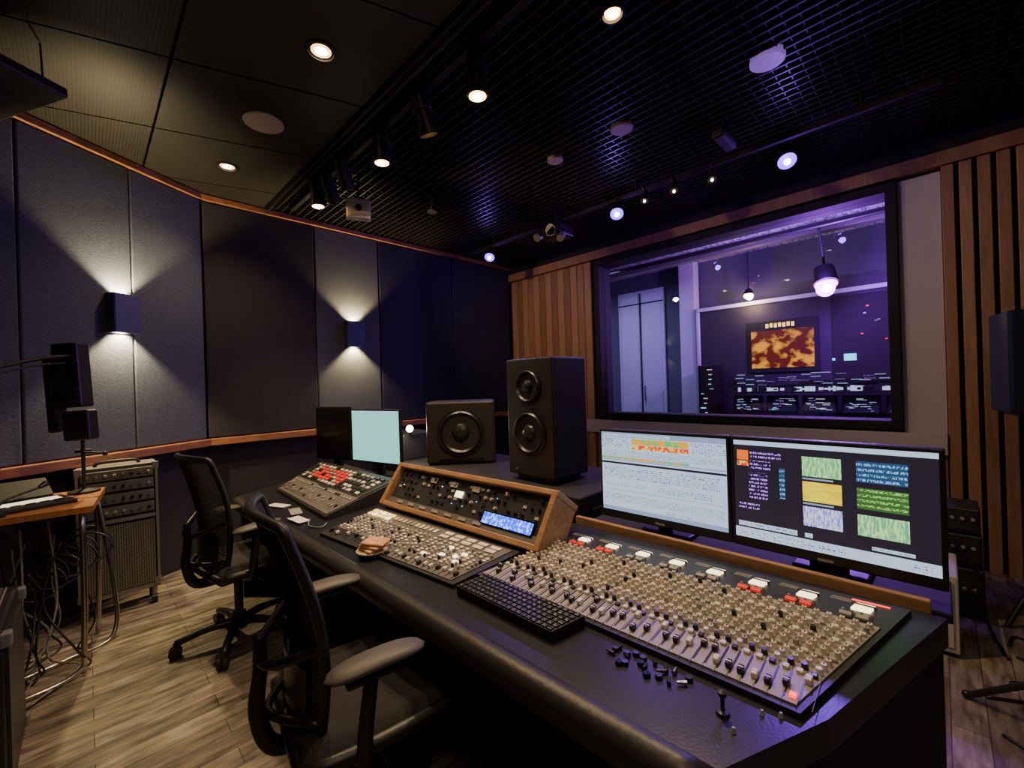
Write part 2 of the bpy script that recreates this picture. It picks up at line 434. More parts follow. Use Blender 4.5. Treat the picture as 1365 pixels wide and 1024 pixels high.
sconce(MA, .655, .16, 85)
MB = Matrix.Translation((2.035, 4.45, 0)) @ Matrix(((1, 0, 0, 0), (0, -1, 0, 0), (0, 0, 1, 0), (0, 0, 0, 1)))
sconce(MB, 0, .18, 75)

# ------------------------------------------------------------------ window wall cladding
b = B("wood_slat_cladding")
y = 2.99; i = 0
while y < 4.30:
    w = .105; b.box((4.425, y + w / 2, 1.43), (.04, w - .006, 2.86), ("slat1", "slat2", "slat1", "slat3")[i % 4] if i != 5 else "slat3", .004); y += w; i += 1
y = -.035; i = 0
while y > YR + .1:
    w = .062; b.box((4.405, y - w / 2, 1.43), (.07, w, 2.86), ("slat2", "slat1", "slat2")[i % 3], .004); y -= .088; i += 1
y = -.03
while y < 2.95:
    b.box((4.43, y + .05, .39), (.03, .095, .78), "slat3", .003); y += .1
b.done()
b = B("trim_2")
b.box((4.40, 1.42, 2.915), (.09, 5.9, .1), "slat2", .005)
b.done()
b = B("white_window_surround")
b.box((4.43, .085, 1.865), (.03, .235, 1.96), "white", .004)
b.box((4.40, 1.53, .865), (.10, 3.12, .15), "white", .006)
b.done()
e = empty("window_1")
b = B("window_frame")
t = .07
for yc, zc, dy, dz in (((WY0 + WY1) / 2, WZ1 - t / 2, WY1 - WY0, t), ((WY0 + WY1) / 2, WZ0 + t / 2, WY1 - WY0, t),
                       (WY0 + t / 2, (WZ0 + WZ1) / 2, t, WZ1 - WZ0 - 2 * t), (WY1 - t / 2, (WZ0 + WZ1) / 2, t, WZ1 - WZ0 - 2 * t)):
    b.box((4.50, yc, zc), (.26, dy, dz), "blackm", .006)
b.done(e)
b = B("glass_pane"); b.box((4.50, (WY0 + WY1) / 2, (WZ0 + WZ1) / 2), (.01, WY1 - WY0 - .14, WZ1 - WZ0 - .14), "glass"); b.done(e)

# ------------------------------------------------------------------ live room beyond the glass
LX = 7.6
b = B("floor_live_room"); b.box((6.15, 2.5, -.04), (3.1, 7.4, .08), "livefloor"); b.done()
b = B("ceiling_live_room"); b.box((6.15, 2.5, 3.44), (3.1, 7.4, .08), "liveceil"); b.done()
b = B("wall_live_room_back"); b.box((LX + .05, 2.5, 1.7), (.1, 7.4, 3.4), "livewall"); b.done()
b = B("wall_live_room_left"); b.box((6.15, 6.15, 1.7), (3.1, .1, 3.4), "livewall"); b.done()
b = B("wall_live_room_right"); b.box((6.15, -1.15, 1.7), (3.1, .1, 3.4), "livewall"); b.done()
b = B("door_1")
b.box((LX - .03, 4.02, 1.55), (.05, .95, 3.1), "livedoor", .01)
for yc in (3.8, 4.24): b.box((LX - .06, yc, 1.55), (.02, .38, 2.95), "livedoor", .01)
b.box((LX - .075, 4.02, 1.55), (.012, .02, 3.0), "blackm"); b.box((LX - .075, 4.02, 2.85), (.012, .9, .02), "blackm")
b.cone((LX - .1, 3.95, 1.0), (LX - .1, 3.95, 1.3), .012, .012, "chrome", 8)
b.done()
b = B("painted_column"); b.box((LX - .15, 3.05, 1.7), (.2, .28, 3.4), "livedoor", .02); b.done()
b = B("stage_backdrop_panel")
b.box((LX - .22, 1.35, 1.25), (.08, 2.95, 2.5), "livepanel", .01)
b.box((LX - .24, 1.35, 2.53), (.12, 3.05, .06), "livedoor", .01); b.box((LX - .24, 2.86, 1.25), (.12, .05, 2.5), "livedoor", .01)
b.box((LX - .28, .6, 1.5), (.03, .9, 1.9), "blackm", .01)
b.done()
b = B("stage_photo_poster")
b.box((LX - .275, 1.65, 1.84), (.03, .92, .78), "blackm", .006); b.box((LX - .295, 1.65, 1.80), (.012, .80, .56), "poster")
for i in range(7): b.box((LX - .30, 1.50 + i * .055, 2.15 + .006 * (i % 2)), (.012, .035, .06), "lity")
b.done()
b = B("live_room_workstation")
b.box((6.95, 1.15, .74), (.5, 2.2, .05), "blackm", .01)
for yy in (.1, 1.2, 2.2): b.box((6.95, yy, .36), (.45, .05, .72), "blackm")
for i in range(5):
    yy = .28 + i * .43
    b.box((6.9, yy, 1.0), (.04, .38, .24), "black", .008); b.box((6.875, yy, 1.0), (.01, .34, .2), "livepanel")
    b.box((6.95, yy, .82), (.05, .05, .14), "black")
    for q in range(18):
        b.box((6.866, yy + random.uniform(-.13, .13), 1.0 + random.uniform(-.085, .085)), (.006, random.uniform(.02, .10), .006), random.choice(["scr_white", "scr_purple", "scr_white", "scr_grey"]))
for i in range(80): b.box((6.72 + random.uniform(-.05, .05), .1 + random.random() * 2.1, .775), (.03, random.uniform(.02, .06), random.uniform(.01, .05)), random.choice(["scr_white", "kwhite", "litc", "scr_white", "black", "kgrey"]))
b.box((6.95, 1.15, 1.17), (.3, 2.2, .02), "black")
for i in range(60): b.box((6.85 + random.uniform(-.05, .1), .1 + random.random() * 2.1, 1.21), (.04, random.uniform(.02, .14), random.uniform(.02, .08)), random.choice(["charcoal", "black", "scr_white", "scr_grey", "black", "thumb_v"]))
for j in range(3):
    for i in range(15): b.box((LX - .34 - .02 * j, .25 + i * .14 + random.uniform(-.03, .03), 1.30 + j * .05 + .03 * math.sin(i * .9 + j)), (.02, .11, .010), random.choice(["scr_grey", "scr_grey", "scr_purple", "charcoal"]))
b.box((LX - .31, .85, 1.62), (.02, .13, .09), "litc"); b.box((LX - .31, 1.03, 1.60), (.02, .03, .03), "litc")
for i in range(10): b.box((LX - .31, .45 + random.uniform(-.2, .3), 2.0 + random.uniform(-.2, .3)), (.02, .03, .02), random.choice(["kred", "scr_purple"]))
b.done()
b = B("live_room_gear_tower")
b.box((7.1, 2.60, .8), (.3, .28, 1.6), "black", .01)
for i in range(18): b.box((6.945, 2.60 + random.uniform(-.08, .08), .25 + i * .075), (.01, random.uniform(.03, .08), .012), random.choice(["scr_grey", "litc", "scr_white"]))
b.done()
b = B("ceiling_ducts")
for x0 in (4.9, 5.6, 6.9): b.box((x0, 2.5, 3.30), (.14, 7.2, .08), "greymetal", .01)
for x0 in (5.3, 6.3): b.cone((x0, -1.05, 3.2), (x0, 6.05, 3.2), .035, .035, "charcoal", 14)
b.done()
e = empty("stage_spotlight")
b = B("lamp_head")
b.cone((6.5, .99, 2.70), (6.42, .96, 2.50), .11, .13, "blackm", 24)
b.cone((6.42, .96, 2.50), (6.415, .958, 2.48), .115, .115, "stage", 24)
b.tube([(6.5, .99, 2.66), (6.5, .99, 2.8), (6.3, 1.0, 3.2)], .015, "blackm")
b.ball((6.45, .97, 2.45), .10, "stage"); b.ball((6.37, .94, 2.44), .05, "stagecore")
b.done(e)
light("stage_lamp", 'POINT', (6.25, .93, 2.42), 190, (.40, .08, 1), size=.08, parent=e)
b = B("pendant_lamp"); b.ball((7.2, 2.04, 2.63), .07, "hot", sc=(1, 1, .7)); b.ball((7.17, 2.02, 2.61), .05, "hotcore"); b.cone((7.2, 2.04, 2.67), (7.2, 2.04, 3.4), .006, .006, "blackm", 8); b.cone((7.2, 2.04, 2.66), (7.2, 2.04, 2.74), .08, .03, "blackm", 16)
b.done()
light("live_fill", 'AREA', (6.0, 4.2, 3.2), 48, (.48, .46, 1), (0, 0, -1), 1.0)
light("live_fill_warm", 'POINT', (7.1, 2.04, 2.5), 14, WARM, size=.06)
e = empty("uplight_fixture")
b = B("uplight_body"); b.box((5.2, 1.2, .86), (.16, .5, .10), "blackm", .01); b.box((5.2, 1.2, .915), (.12, .46, .01), "violet")
b.cone((5.2, 1.2, .02), (5.2, 1.2, .82), .02, .02, "blackm", 12); b.lathe((5.2, 1.2, 0), (0, 0, 1), [(0, 0.001), (.22, 0.001), (.22, .02), (.02, .03)], "blackm", 24)
b.done(e)
light("uplight_lamp", 'SPOT', (5.2, 1.2, .95), 260, (.46, .24, 1), (.35, -.1, 1), .1, 100, .8, parent=e)

# ------------------------------------------------------------------ ceiling fixtures
def downlight(x, y, energy=38, col=WARM, r=.06, z=CZ, ang=120):
    e = empty("recessed_downlight")
    b = B("downlight_trim")
    b.lathe((x, y, z), (0, 0, 1), [(r * 1.25, -.006), (r, -.008), (r * .85, .03), (r * .8, .03)], "black", 28)
    b.cone((x, y, z + .0), (x, y, z + .012), r * .8, r * .8, "hot", 24)
    b.cone((x, y, z - .003), (x, y, z + .001), r * .5, r * .5, "hotcore", 24)
    b.done(e)
    light("downlight_lamp", 'SPOT', (x, y, z - .02), energy, col, (0, 0, -1), .04, ang, .8, e)
downlight(.88, 2.16, energy=82, r=.06); downlight(.80, 3.75, energy=50, r=.06)
downlight(.3, .2, energy=32); downlight(1.76, 1.03, energy=95, z=CZ - .01, r=.045)  # first one is out of view overhead, added as fill
downlight(-.3, -1.0, energy=18)  # unseen, added behind the camera as more fill
e = empty("added_fill_panel")  # unseen area fill added behind the camera to lift the dark room
b = B("fill_panel_frame"); b.box((.1, -.75, CZ - .02), (.9, .9, .03), "charcoal", .004); b.box((.1, -.75, CZ - .04), (.82, .82, .01), "fill_diffuser"); b.done(e)
light("fill_panel_lamp", 'AREA', (.1, -.75, CZ - .06), 18, (1, .82, .64), (.25, .25, -1), .8, parent=e)
for x, y, k, r in ((.84, 2.98, "disc", .115), (2.64, .62, "dim_violet_disc", .085), (2.60, 1.48, "disc", .075), (2.58, 2.04, "disc", .06)):
    b = B("ceiling_speaker"); b.lathe((x, y, CZ), (0, 0, 1), [(.0, -.014), (r * .9, -.014), (r, -.008), (r, .02)], k, 32); b.done()

e = empty("track_light")
b = B("track_rail"); b.box((1.40, 2.2, CZ - .02), (.04, 4.0, .035), "black", .004); b.box((1.27, 2.2, CZ - .03), (.02, 4.0, .05), "black", .004); b.done(e)
heads = ((1.43, 1.61, 1, None), (1.40, 2.05, 0, (4.4, -.7, 1.7)), (1.39, 2.51, 1, None), (1.36, 3.0, 0, (4.4, 3.7, 2.1)), (1.34, 3.44, 1, None), (1.37, 3.28, 0, (4.4, .9, 2.4)))
for i, (x, y, on, aim) in enumerate(heads):
    b = B("spot_head")
    tilt = Vector((.05, .02, -1)).normalized() if on else (Vector((.45, .25 if i != 1 else .1, -1)).normalized())
    bot = Vector((x, y, 2.85))
    b.cone((x, y, CZ - .01), (x, y, CZ - .08), .018, .018, "black", 12)
    a = bot - tilt * .20
    if not on: a = Vector((x - .03, y, 3.04)); bot = a + tilt * .2
    b.cone(a, bot, .044, .054, "black", 24, caps=False); b.cone(a - tilt * .015, a, .02, .044, "black", 24)
    b.cone(a + tilt * .06, a + tilt * .07, .058, .058, "charcoal", 24)
    b.tube([(x, y, CZ - .06), (x + .06, y, CZ - .1), tuple(a + Vector((.055, 0, -.04)))], .008, "black")
    rec = .0 if on else -.05
    b.cone(bot + tilt * rec, bot + tilt * (rec + .004), .043, .043, "hot", 24)
    if on: b.cone(bot + tilt * .003, bot + tilt * .014, .028, .02, "hotcore", 16)
    b.done(e)
    if on: light("spot_lamp", 'SPOT', tuple(bot + tilt * .03), 72, WARM, tilt, .03, 90, .7, e)
    else:
        p = bot + tilt * .04; light("spot_lamp", 'SPOT', tuple(p), (0, 85, 0, 105, 0, 60)[i], WARM, Vector(aim) - p, .04, 56, 1., e)

e = empty("track_light")
b = B("track_rail"); b.box((3.38, 2.0, 3.0), (.035, 4.1, .035), "blackm", .005)
for yy in (.3, 1.8, 3.6): b.cone((3.38, yy, 3.0), (3.38, yy, 3.15), .012, .012, "black", 8)
b.done(e)
for (x, y, s) in ((3.44, .71, 1), (3.35, 1.98, 1), (3.34, 3.64, .8)):
    b = B("spot_head"); tilt = Vector((-.45, -.25, -.75)).normalized()
    c = Vector((x, y, 2.87)); b.cone(c - tilt * .13, c, .04, .055, "black", 24)
    b.cone(c, c + tilt * .01, .056, .056, "violet", 24); b.ball(tuple(c + tilt * .012), .022, "violetcore", 12)
    b.tube([(x, y, 3.0), (x + .06, y, 2.96), tuple(c - tilt * .07 + Vector((.05, 0, 0)))], .008, "black"); b.done(e)
    if y < 1: light("violet_lamp", 'SPOT', tuple(c + tilt * .05), 120, VIO, Vector((1.15, .25, .7)) - c, .04, 36, 1., e)
    else: light("violet_lamp", 'SPOT', tuple(c + tilt * .05), 28 * s, VIO, tilt, .04, 120, .8, e)
    light("violet_spill", 'POINT', tuple(c + tilt * .07 + Vector((-.03, 0, -.02))), 6 * s, VIO, size=.03, parent=e)
for (x, y) in ((3.28, 1.16), (3.25, 1.43), (3.24, 1.67)):
    b = B("spot_head"); b.cone((x, y, 2.98), (x + .04, y, 2.92), .012, .012, "black", 8)
    b.cone((x + .04, y, 2.93), (x - .02, y - .02, 2.84), .024, .036, "charcoal", 20); b.cone((x - .02, y - .02, 2.84), (x - .022, y - .021, 2.835), .032, .032, "chrome", 20)
    b.ball((x - .022, y - .021, 2.834), .010, "hotwhite", 10)
    b.done(e)
b = B("ceiling_projector")
b.box((3.3, 2.62, 2.86), (.22, .26, .10), "black", .015); b.cone((3.3, 2.62, 2.9), (3.3, 2.62, 3.1), .02, .02, "black", 10)
b.cone((3.2, 2.56, 2.85), (3.12, 2.55, 2.83), .05, .055, "charcoal", 24); b.cone((3.12, 2.55, 2.83), (3.117, 2.55, 2.83), .045, .045, "blackg", 24)
b.cone((3.2, 2.72, 2.85), (3.12, 2.72, 2.8), .035, .04, "greymetal", 20)
b.cone((3.22, 2.48, 2.80), (3.16, 2.47, 2.74), .03, .035, "greymetal", 20); b.cone((3.25, 2.5, 2.86), (3.22, 2.48, 2.80), .012, .02, "black", 12)
b.done()
b = B("projector_mount_arm"); b.box((3.05, .98, 2.98), (.26, .08, .06), "blackm", .02); b.cone((3.05, .98, 2.99), (3.05, .98, 3.12), .02, .02, "black", 10); b.done()
b = B("emergency_light_box")
b.M = Matrix.Translation((1.63, 3.35, 2.87)) @ Euler((0, 0, math.radians(-25))).to_matrix().to_4x4()
b.box((0, 0, 0), (.19, .08, .16), "white", .012); b.cone((0, -.04, .005), (0, -.06, .005), .028, .022, "blackg", 20); b.box((0, -.042, -.05), (.12, .004, .02), "greymetal")
b.cone((0, 0, .08), (0, 0, .24), .01, .01, "black", 8)
b.done()
b = B("sprinkler_head"); b.cone((2.25, 3.2, 3.1), (2.25, 3.2, 2.98), .012, .012, "chrome", 10); b.cone((2.25, 3.2, 2.98), (2.25, 3.2, 2.965), .04, .045, "greymetal", 16); b.done()

# ------------------------------------------------------------------ studio desk
SZ = lambda x, y: .62 + .1 * x
desk = empty("studio_desk")
b = B("desk_top")
poly = [(.776, .30), (1.02, .17), (1.53, .0), (1.53, 3.55), (.73, 3.40), (.725, 3.32)]
b.prism(poly, lambda x, y: SZ(x, y), lambda x, y: SZ(x, y) - .07, "deskblue")
b.done(desk)
b = B("armrest_bolster")
b.tube([(.775, .30, .655), (.762, .9, .655), (.75, 1.6, .653), (.738, 2.4, .651), (.73, 3.05, .65), (.728, 3.38, .65)], .046, "leather", 16, 6)
b.ball((.775, .30, .655), .046, "leather"); b.ball((.728, 3.38, .65), .046, "leather")
b.done(desk)
b = B("desk_base")
b.prism([(1.02, .18), (1.52, .01), (1.52, .10), (1.03, .24)], lambda x, y: SZ(x, y) - .07, 0, "blackm")
b.prism([(.80, .31), (1.02, .18), (1.03, .22), (.82, .34)], lambda x, y: SZ(x, y) - .07, lambda x, y: .50, "blackm")
b.box((1.22, 1.8, .32), (.03, 3.3, .63), "blackm")
b.box((1.12, 3.42, .33), (.75, .05, .66), "blackm")
b.box((1.1, 1.02, .31), (.3, .05, .62), "blackm"); b.box((1.1, 2.25, .31), (.3, .05, .62), "blackm")
b.done(desk)

def bil(c, u, v):
    a = Vector(c[0]).lerp(Vector(c[1]), u); d = Vector(c[3]).lerp(Vector(c[2]), u)
    return a.lerp(d, v)
class Deck:
    """sloped control surface; corners 3d: front-right, back-right, back-left, front-left"""
    def __init__(s, b, c):
        s.b = b; s.c = [Vector(p) for p in c]
        s.n = (s.c[1] - s.c[0]).cross(s.c[3] - s.c[0]).normalized()
        if s.n.z < 0: s.n = -s.n
        s.ev = (s.c[3] - s.c[0]).normalized(); s.eu = s.ev.cross(s.n).normalized()
        if s.eu.x < 0: s.eu = -s.eu
        s.R = Matrix((s.eu, s.ev, s.n)).transposed().to_4x4()
        s.Lu = (s.c[1] - s.c[0]).length; s.Lv = (s.c[3] - s.c[0]).length
    def X(s, u, v, h=0):
        return Matrix.Translation(bil(s.c, u, v) + s.n * h) @ s.R
    def plate(s, u0, u1, v0, v1, k, h0=.0, h1=.004):
        q = [bil(s.c, u, v) for u, v in ((u0, v0), (u1, v0), (u1, v1), (u0, v1))]
        vs = [tuple(p + s.n * h1) for p in q] + [tuple(p + s.n * h0) for p in q]
        s.b.add(vs, [(0, 1, 2, 3), (4, 5, 6, 7)] + [(i, (i + 1) % 4, 4 + (i + 1) % 4, 4 + i) for i in range(4)], k)
    def box(s, u, v, du, dv, h, k, h0=.004, bev=0):
        o = s.b.M; s.b.M = s.X(u, v, h0 + h / 2); s.b.box((0, 0, 0), (du, dv, h), k, bev); s.b.M = o
    def knob(s, u, v, r, h, k, h0=.004, n=10, kt=None):
        o = s.b.M; s.b.M = s.X(u, v, h0)
        s.b.cone((0, 0, 0), (0, 0, h), r, r * .8, k, n)
        if kt: s.b.box((r * .3, 0, h), (r * .9, r * .25, .002), kt)
        s.b.M = o

# right mixing console
b = B("mixing_console")
z = lambda x, o=.0: .62 + .1 * x + o
c = [(1.0, .22, z(1.0)), (1.485, .085, z(1.485)), (1.43, 1.06, z(1.43)), (.985, 1.16, z(.985))]
D = Deck(b, c)
D.plate(-.03, 1.03, -.015, 1.015, "plated", .0005, .014)
D.plate(.0, .76, 0.0, 1., "plate", .014, .018)
NCH = 36
for ch in range(NCH):
    v = (ch + .5) / NCH
    if ch: D.box(.38, ch / NCH, D.Lu * .74, .0012, .0012, "plateg", .018)
    D.box(.11, v, .085, .0035, .001, "kblack", .018)
    uf = .05 + .12 * random.random()
    D.box(uf, v, .020, .013, .014, "kblack" if ch % 3 else "kwhite", .018, .003)
    D.box(uf, v, .003, .0125, .0145, "kwhite", .018)
    D.box(.205, v, .013, .013, .008, "kwhite" if (ch * 7) % 3 else "kblack", .018, .002)
    D.knob(.245, v, .0075, .013, "kblack" if (ch * 5) % 3 else "kwhite", .018)
    for r_, u in enumerate((.285, .325, .365, .405, .445, .485, .525, .565, .605, .645, .685, .725)):
        k = "kbeige" if (r_ * 3 + ch) % 6 else random.choice(["kgrey", "kblack", "kwhite"])
        if r_ in (2, 6, 9): D.box(u, v + random.uniform(-.001, .001), .011, .015, .008, random.choice(["kwhite", "kbeige", "kgrey"]), .018, .002)
        else: D.knob(u, v, .0074, .013, k, .018, 9, "kblack")
for g_ in range(8):
    v0 = (g_ + .5) / 8
    D.plate(.88, .95, v0 - .020, v0 + .020, "litw", .014, .020)
    D.box(.93, v0, .004, .05, .008, "kblack", .015)
    for q in (-1, 1):
        D.box(.81, v0 + q * .018, .018, .026, .008, "kred" if g_ in (1, 2, 6, 7) else "kgrey", .014, .002)
    for q in range(4): D.knob(.845, v0 - .03 + q * .02, .004, .008, "kgrey", .014, 8)
    for q in range(3): D.box(.955 + q * .014, v0 + .058, .003, .045, .0010, "kgrey", .014)
D.plate(.985, .992, .02, .10, "litr", .014, .017)
D.box(.04, .015, .012, .012, .006, "litr", .018)
b.done()

# centre console with walnut meter bridge
b = B("mixing_console")
c = [(.885, 1.20, z(.885)), (1.17, 1.17, z(1.17)), (1.12, 2.19, z(1.12)), (.80, 2.12, z(.80))]
D = Deck(b, c)
D.plate(-.03, 1.05, -.01, 1.01, "plated", .0005, .014)
D.plate(.02, .98, .02, .50, "plateg", .014, .017)
D.plate(.22, .98, .5, .98, "plateg", .014, .017)
for ch in range(28):
    v = .035 + .93 * ch / 27
    D.box(.12, v, .05, .003, .001, "kblack", .017)
    if v < .5 or ch % 2: D.box(.05 + .12 * random.random(), v, .018, .013, .012, "kwhite" if ch % 3 else "kblack", .017, .002)
    for r_, u in enumerate((.26, .32, .38, .44, .50, .56, .62, .69)):
        rr = random.random()
        if rr < .42: D.knob(u, v, .0068, .011, random.choice(["kbeige", "kbeige", "kgrey", "kblack"]), .017, 9)
        elif rr < .9: D.box(u, v, .012, .016, .006, random.choice(["kwhite", "kbeige", "kwhite", "kgrey"]), .017, .002)
for i in range(5):
    for j in range(2):
        D.box(.80 + j * .1, .08 + i * .07, .022, .05, .006, "kwhite", .017, .002)
        D.box(.80 + j * .1, .80 + i * .04, .022, .028, .006, "lity" if (i + j) % 3 else "litw", .017, .002)
for i in range(10): D.box(.86, .44 + i * .034, .03, .02, .006, random.choice(["kbeige", "kgrey", "kwhite"]), .017, .002)
for u, v in ((.35, .12), (.45, .16), (.4, .22), (.55, .14), (.6, .24), (.3, .3)): D.box(u, v, .014, .026, .007, "litw", .018, .002)
p0 = Vector((1.20, 1.10, .755)); p1 = Vector((1.155, 2.17, .755))
ev = (p1 - p0); Lb = ev.length; ev.normalize()
upb = Vector((.58, 0, .81)); upb = (upb - ev * upb.dot(ev)).normalized(); nb = ev.cross(upb).normalized()
if nb.x > 0: nb = -nb
b.M = Matrix.Translation(p0) @ Matrix((ev, upb, nb)).transposed().to_4x4()
Hb = .235
b.box((Lb / 2, Hb / 2, -.06), (Lb, Hb - .01, .10), "blackm")
b.box((Lb / 2, .012, 0), (Lb + .05, .026, .05), "woodframe", .005); b.box((Lb / 2, Hb, -.05), (Lb + .06, .026, .16), "woodframe", .005)
b.box((-.012, Hb / 2, -.05), (.028, Hb, .16), "woodframe", .005); b.box((Lb + .012, Hb / 2, -.05), (.028, Hb, .16), "woodframe", .005)
b.box((Lb / 2, Hb * .56, -.006), (Lb - .02, Hb * .72, .01), "plated"); b.box((Lb / 2, .042, -.002), (Lb - .02, .03, .012), "plateg")
for i in range(26):
    xx = .05 + (Lb - .1) * i / 25
    for j, yy in enumerate((.09, .125, .16, .195)):
        if xx < .36 and yy < .12: continue
        rr = random.random()
        if rr < .5: b.cone((xx, yy, 0), (xx, yy, .012), .009, .007, random.choice(["kblack", "kgrey", "kblack", "kblack"]), 10)
        elif rr < .7: b.box((xx, yy, .002), (.02, .012, .005), random.choice(["kgrey", "kblack", "kgrey"]))
        if random.random() < .08: b.box((xx + .012, yy + .01, .002), (.004, .004, .003), random.choice(["litr", "litw", "litc"]))
b.box((.19, .078, .004), (.30, .060, .006), "blackg"); b.box((.19, .078, .008), (.28, .048, .003), "litb")
for i in range(3): b.box((.44 + i * .16, .19, .004), (.05, .026, .006), "kgrey")
b.box((.54, .15, .004), (.05, .03, .006), "litw")
for i in range(7): b.box((.35 + i * .1, .043, .006), (.05, .012, .005), "kgrey")
b.M = Matrix.Identity(4)
b.done()

# left digital mixer
b = B("mixing_console")
c = [(.90, 2.33, .735), (1.30, 2.30, .85), (1.27, 3.36, .85), (.93, 3.22, .735)]
D = Deck(b, c)
q = [bil(c, u, v) for u, v in ((-.03, -.02), (1.03, -.02), (1.03, 1.02), (-.03, 1.02))]
vs = [tuple(p) for p in q] + [(p.x, p.y, SZ(p.x, p.y) + .001) for p in q]
b.add(vs, [(0, 1, 2, 3), (4, 5, 6, 7)] + [(i, (i + 1) % 4, 4 + (i + 1) % 4, 4 + i) for i in range(4)], "charcoal")
D.plate(0, .43, 0, 1, "plateg", .0005, .004); D.plate(.43, 1, 0, 1, "charcoal", .0005, .004)
D.plate(.45, .95, .04, .96, "plated", .004, .006)
for i in range(24):
    v = .04 + .92 * i / 23
    D.box(.18, v, .10, .004, .001, "kblack"); D.box(.06 + .2 * random.random(), v, .018, .012, .010, "kgrey" if i % 4 else "kblack", .004, .002)
    D.box(.36, v, .014, .02, .005, random.choice(["kgrey", "kblack", "kgrey"]))
for i in range(16):
    for j in range(6):
        v = .07 + .86 * i / 15; u = .50 + j * .08
        rr = random.random()
        red = (6 <= i <= 13 and 1 <= j <= 4)
        D.box(u, v, .022, .035, .008, ("kred" if red and rr < .75 else random.choice(["kwhite", "kgrey", "kbeige", "kblack", "kblack"])), .006, .002)
b.done()

# keyboard
b = B("computer_keyboard")
c = [(.868, .745, z(.868, .001)), (.975, .715, z(.975, .001)), (.972, 1.125, z(.972, .001)), (.862, 1.15, z(.862, .001))]
D = Deck(b, c)
D.plate(0, 1, 0, 1, "black", .0, .030)
for r_ in range(6):
    for k_ in range(20):
        D.box(.09 + r_ * .165, .035 + k_ * .049, .014, .0165, .005, "kblack", .030, .002)
        if random.random() < .8: D.box(.09 + r_ * .165, .035 + k_ * .049, .003, .004, .0053, "kgrey", .030)
b.done()

b = B("toast_on_coaster")
cx, cy = .842, 1.70; zc = SZ(cx, cy) + .014
b.lathe((cx, cy, zc), (0, 0, 1), [(0, .001), (.062, .001), (.066, .008), (.0, .008)], "plateware", 28)
for i in range(3): b.box((cx + .006 * i, cy - .004 * i, zc + .014 + i * .012), (.085, .10, .011), "bread", .005, rot=(.03 * i, 0, .3 * i))
b.done()
b = B("audio_jack_adapters")
for i in range(20):
    x, y = .935 + random.uniform(-.030, .022), .50 + random.uniform(-.10, .10)
    zc = SZ(x, y)
    if i % 2: b.cone((x, y, zc), (x, y, zc + .009), .009, .008, random.choice(["kblack", "chrome", "kblack", "blackg"]), 14)
    else:
        a = random.random() * 3; b.cone((x, y, zc + .006), (x + .022 * math.cos(a), y + .022 * math.sin(a), zc + .006), .005, .003, random.choice(["chrome", "kblack", "kblack"]), 10)
b.done()
b = B("joystick_lever")
zc = SZ(.91, .33); b.lathe((.91, .33, zc), (0, 0, 1), [(.0, 0), (.014, 0), (.012, .006), (.004, .008), (.004, .035), (.008, .038), (.009, .046), (.0, .05)], "black", 16); b.done()
b = B("toggle_switches")
for x, y in ((.97, .24), (.955, .27), (.88, .30)): b.cone((x, y, SZ(x, y)), (x, y, SZ(x, y) + .010), .005, .003, "kgrey", 10)
b.done()
b = B("notepad_papers")
for i, (x, y, a) in enumerate(((.82, 2.85, .4), (.84, 2.62, -.2), (.80, 2.45, .1))): b.box((x, y, SZ(x, y) + .007 + .001 * i), (.06, .14, .003), "paper" if i != 1 else "kgrey", rot=(0, 0, a))
b.done()
b = B("desk_cable"); b.tube([(.84, 2.4, .712), (.80, 2.3, .708), (.83, 2.22, .71), (.87, 2.25, .715)], .003, "cable", 6); b.done()

# ------------------------------------------------------------------ rear cabinet
b = B("equipment_cabinet")
b.box((1.95, 2.22, .43), (.66, 2.05, .86), "blackm", .01)
for i in range(4): b.box((1.615, 1.47 + i * .5, .43), (.01, .46, .8), "black", .005)
for i in range(7): b.box((1.95, 1.188, .15 + i * .1), (.5, .012, .085), "charcoal", .004)
b.done()
b = B("monitor_desk_shelf"); b.box((1.70, .57, .755), (.26, 1.16, .025), "blackm", .004)
b.box((1.557, .60, .735), (.022, 1.14, .13), "woodframe", .004)
for y in (.03, 1.12): b.box((1.72, y, .372), (.2, .03, .744), "blackm")
b.done()

# ------------------------------------------------------------------ speakers
def driver(b, c, ax, r, k="cone"):
    b.lathe(c, ax, [(r * 1.12, 0, "rubber"), (r * 1.12, .005, "rubber"), (r, .007, "rubber"), (r * .93, .014, "rubber"), (r * .84, .004, k), (r * .45, .0015, k), (r * .40, .003, "rubber"), (r * .34, .014, "cone"), (r * .18, .022, "cone"), (0, .024)], k, 40)
b = B("studio_monitor_speaker")
b.M = Matrix.Translation((1.72, 1.59, 0)) @ Euler((0, 0, math.radians(-2))).to_matrix().to_4x4()
b.box((.15, 0, 1.215), (.27, .345, .645), "cabside", .012); b.box((.008, 0, 1.215), (.03, .345, .645), "cab", .008)
driver(b, (-.008, 0, 1.13), (-1, 0, 0), .112); driver(b, (-.008, 0, 1.385), (-1, 0, 0), .086)
b.box((.14, 0, .877), (.22, .28, .03), "rubber", .006)
b.cone((-.008, .1, .925), (-.012, .1, .925), .008, .008, "chrome", 10)
b.done()
b = B("studio_subwoofer_speaker")
ang = math.atan2(-.74, -.67)
b.M = Matrix.Translation((1.82, 2.33, .865)) @ Euler((0, 0, ang)).to_matrix().to_4x4()
b.box((-.17, 0, .215), (.34, .47, .425), "cab", .014)
driver(b, (.003, 0, .215), (1, 0, 0), .145)
b.box((.004, 0, .03), (.008, .3, .012), "blackg")
b.done()
b = B("studio_speaker_on_stand")
b.M = Matrix.Translation((3.5, -.42, 0)) @ Euler((0, 0, math.radians(12))).to_matrix().to_4x4()
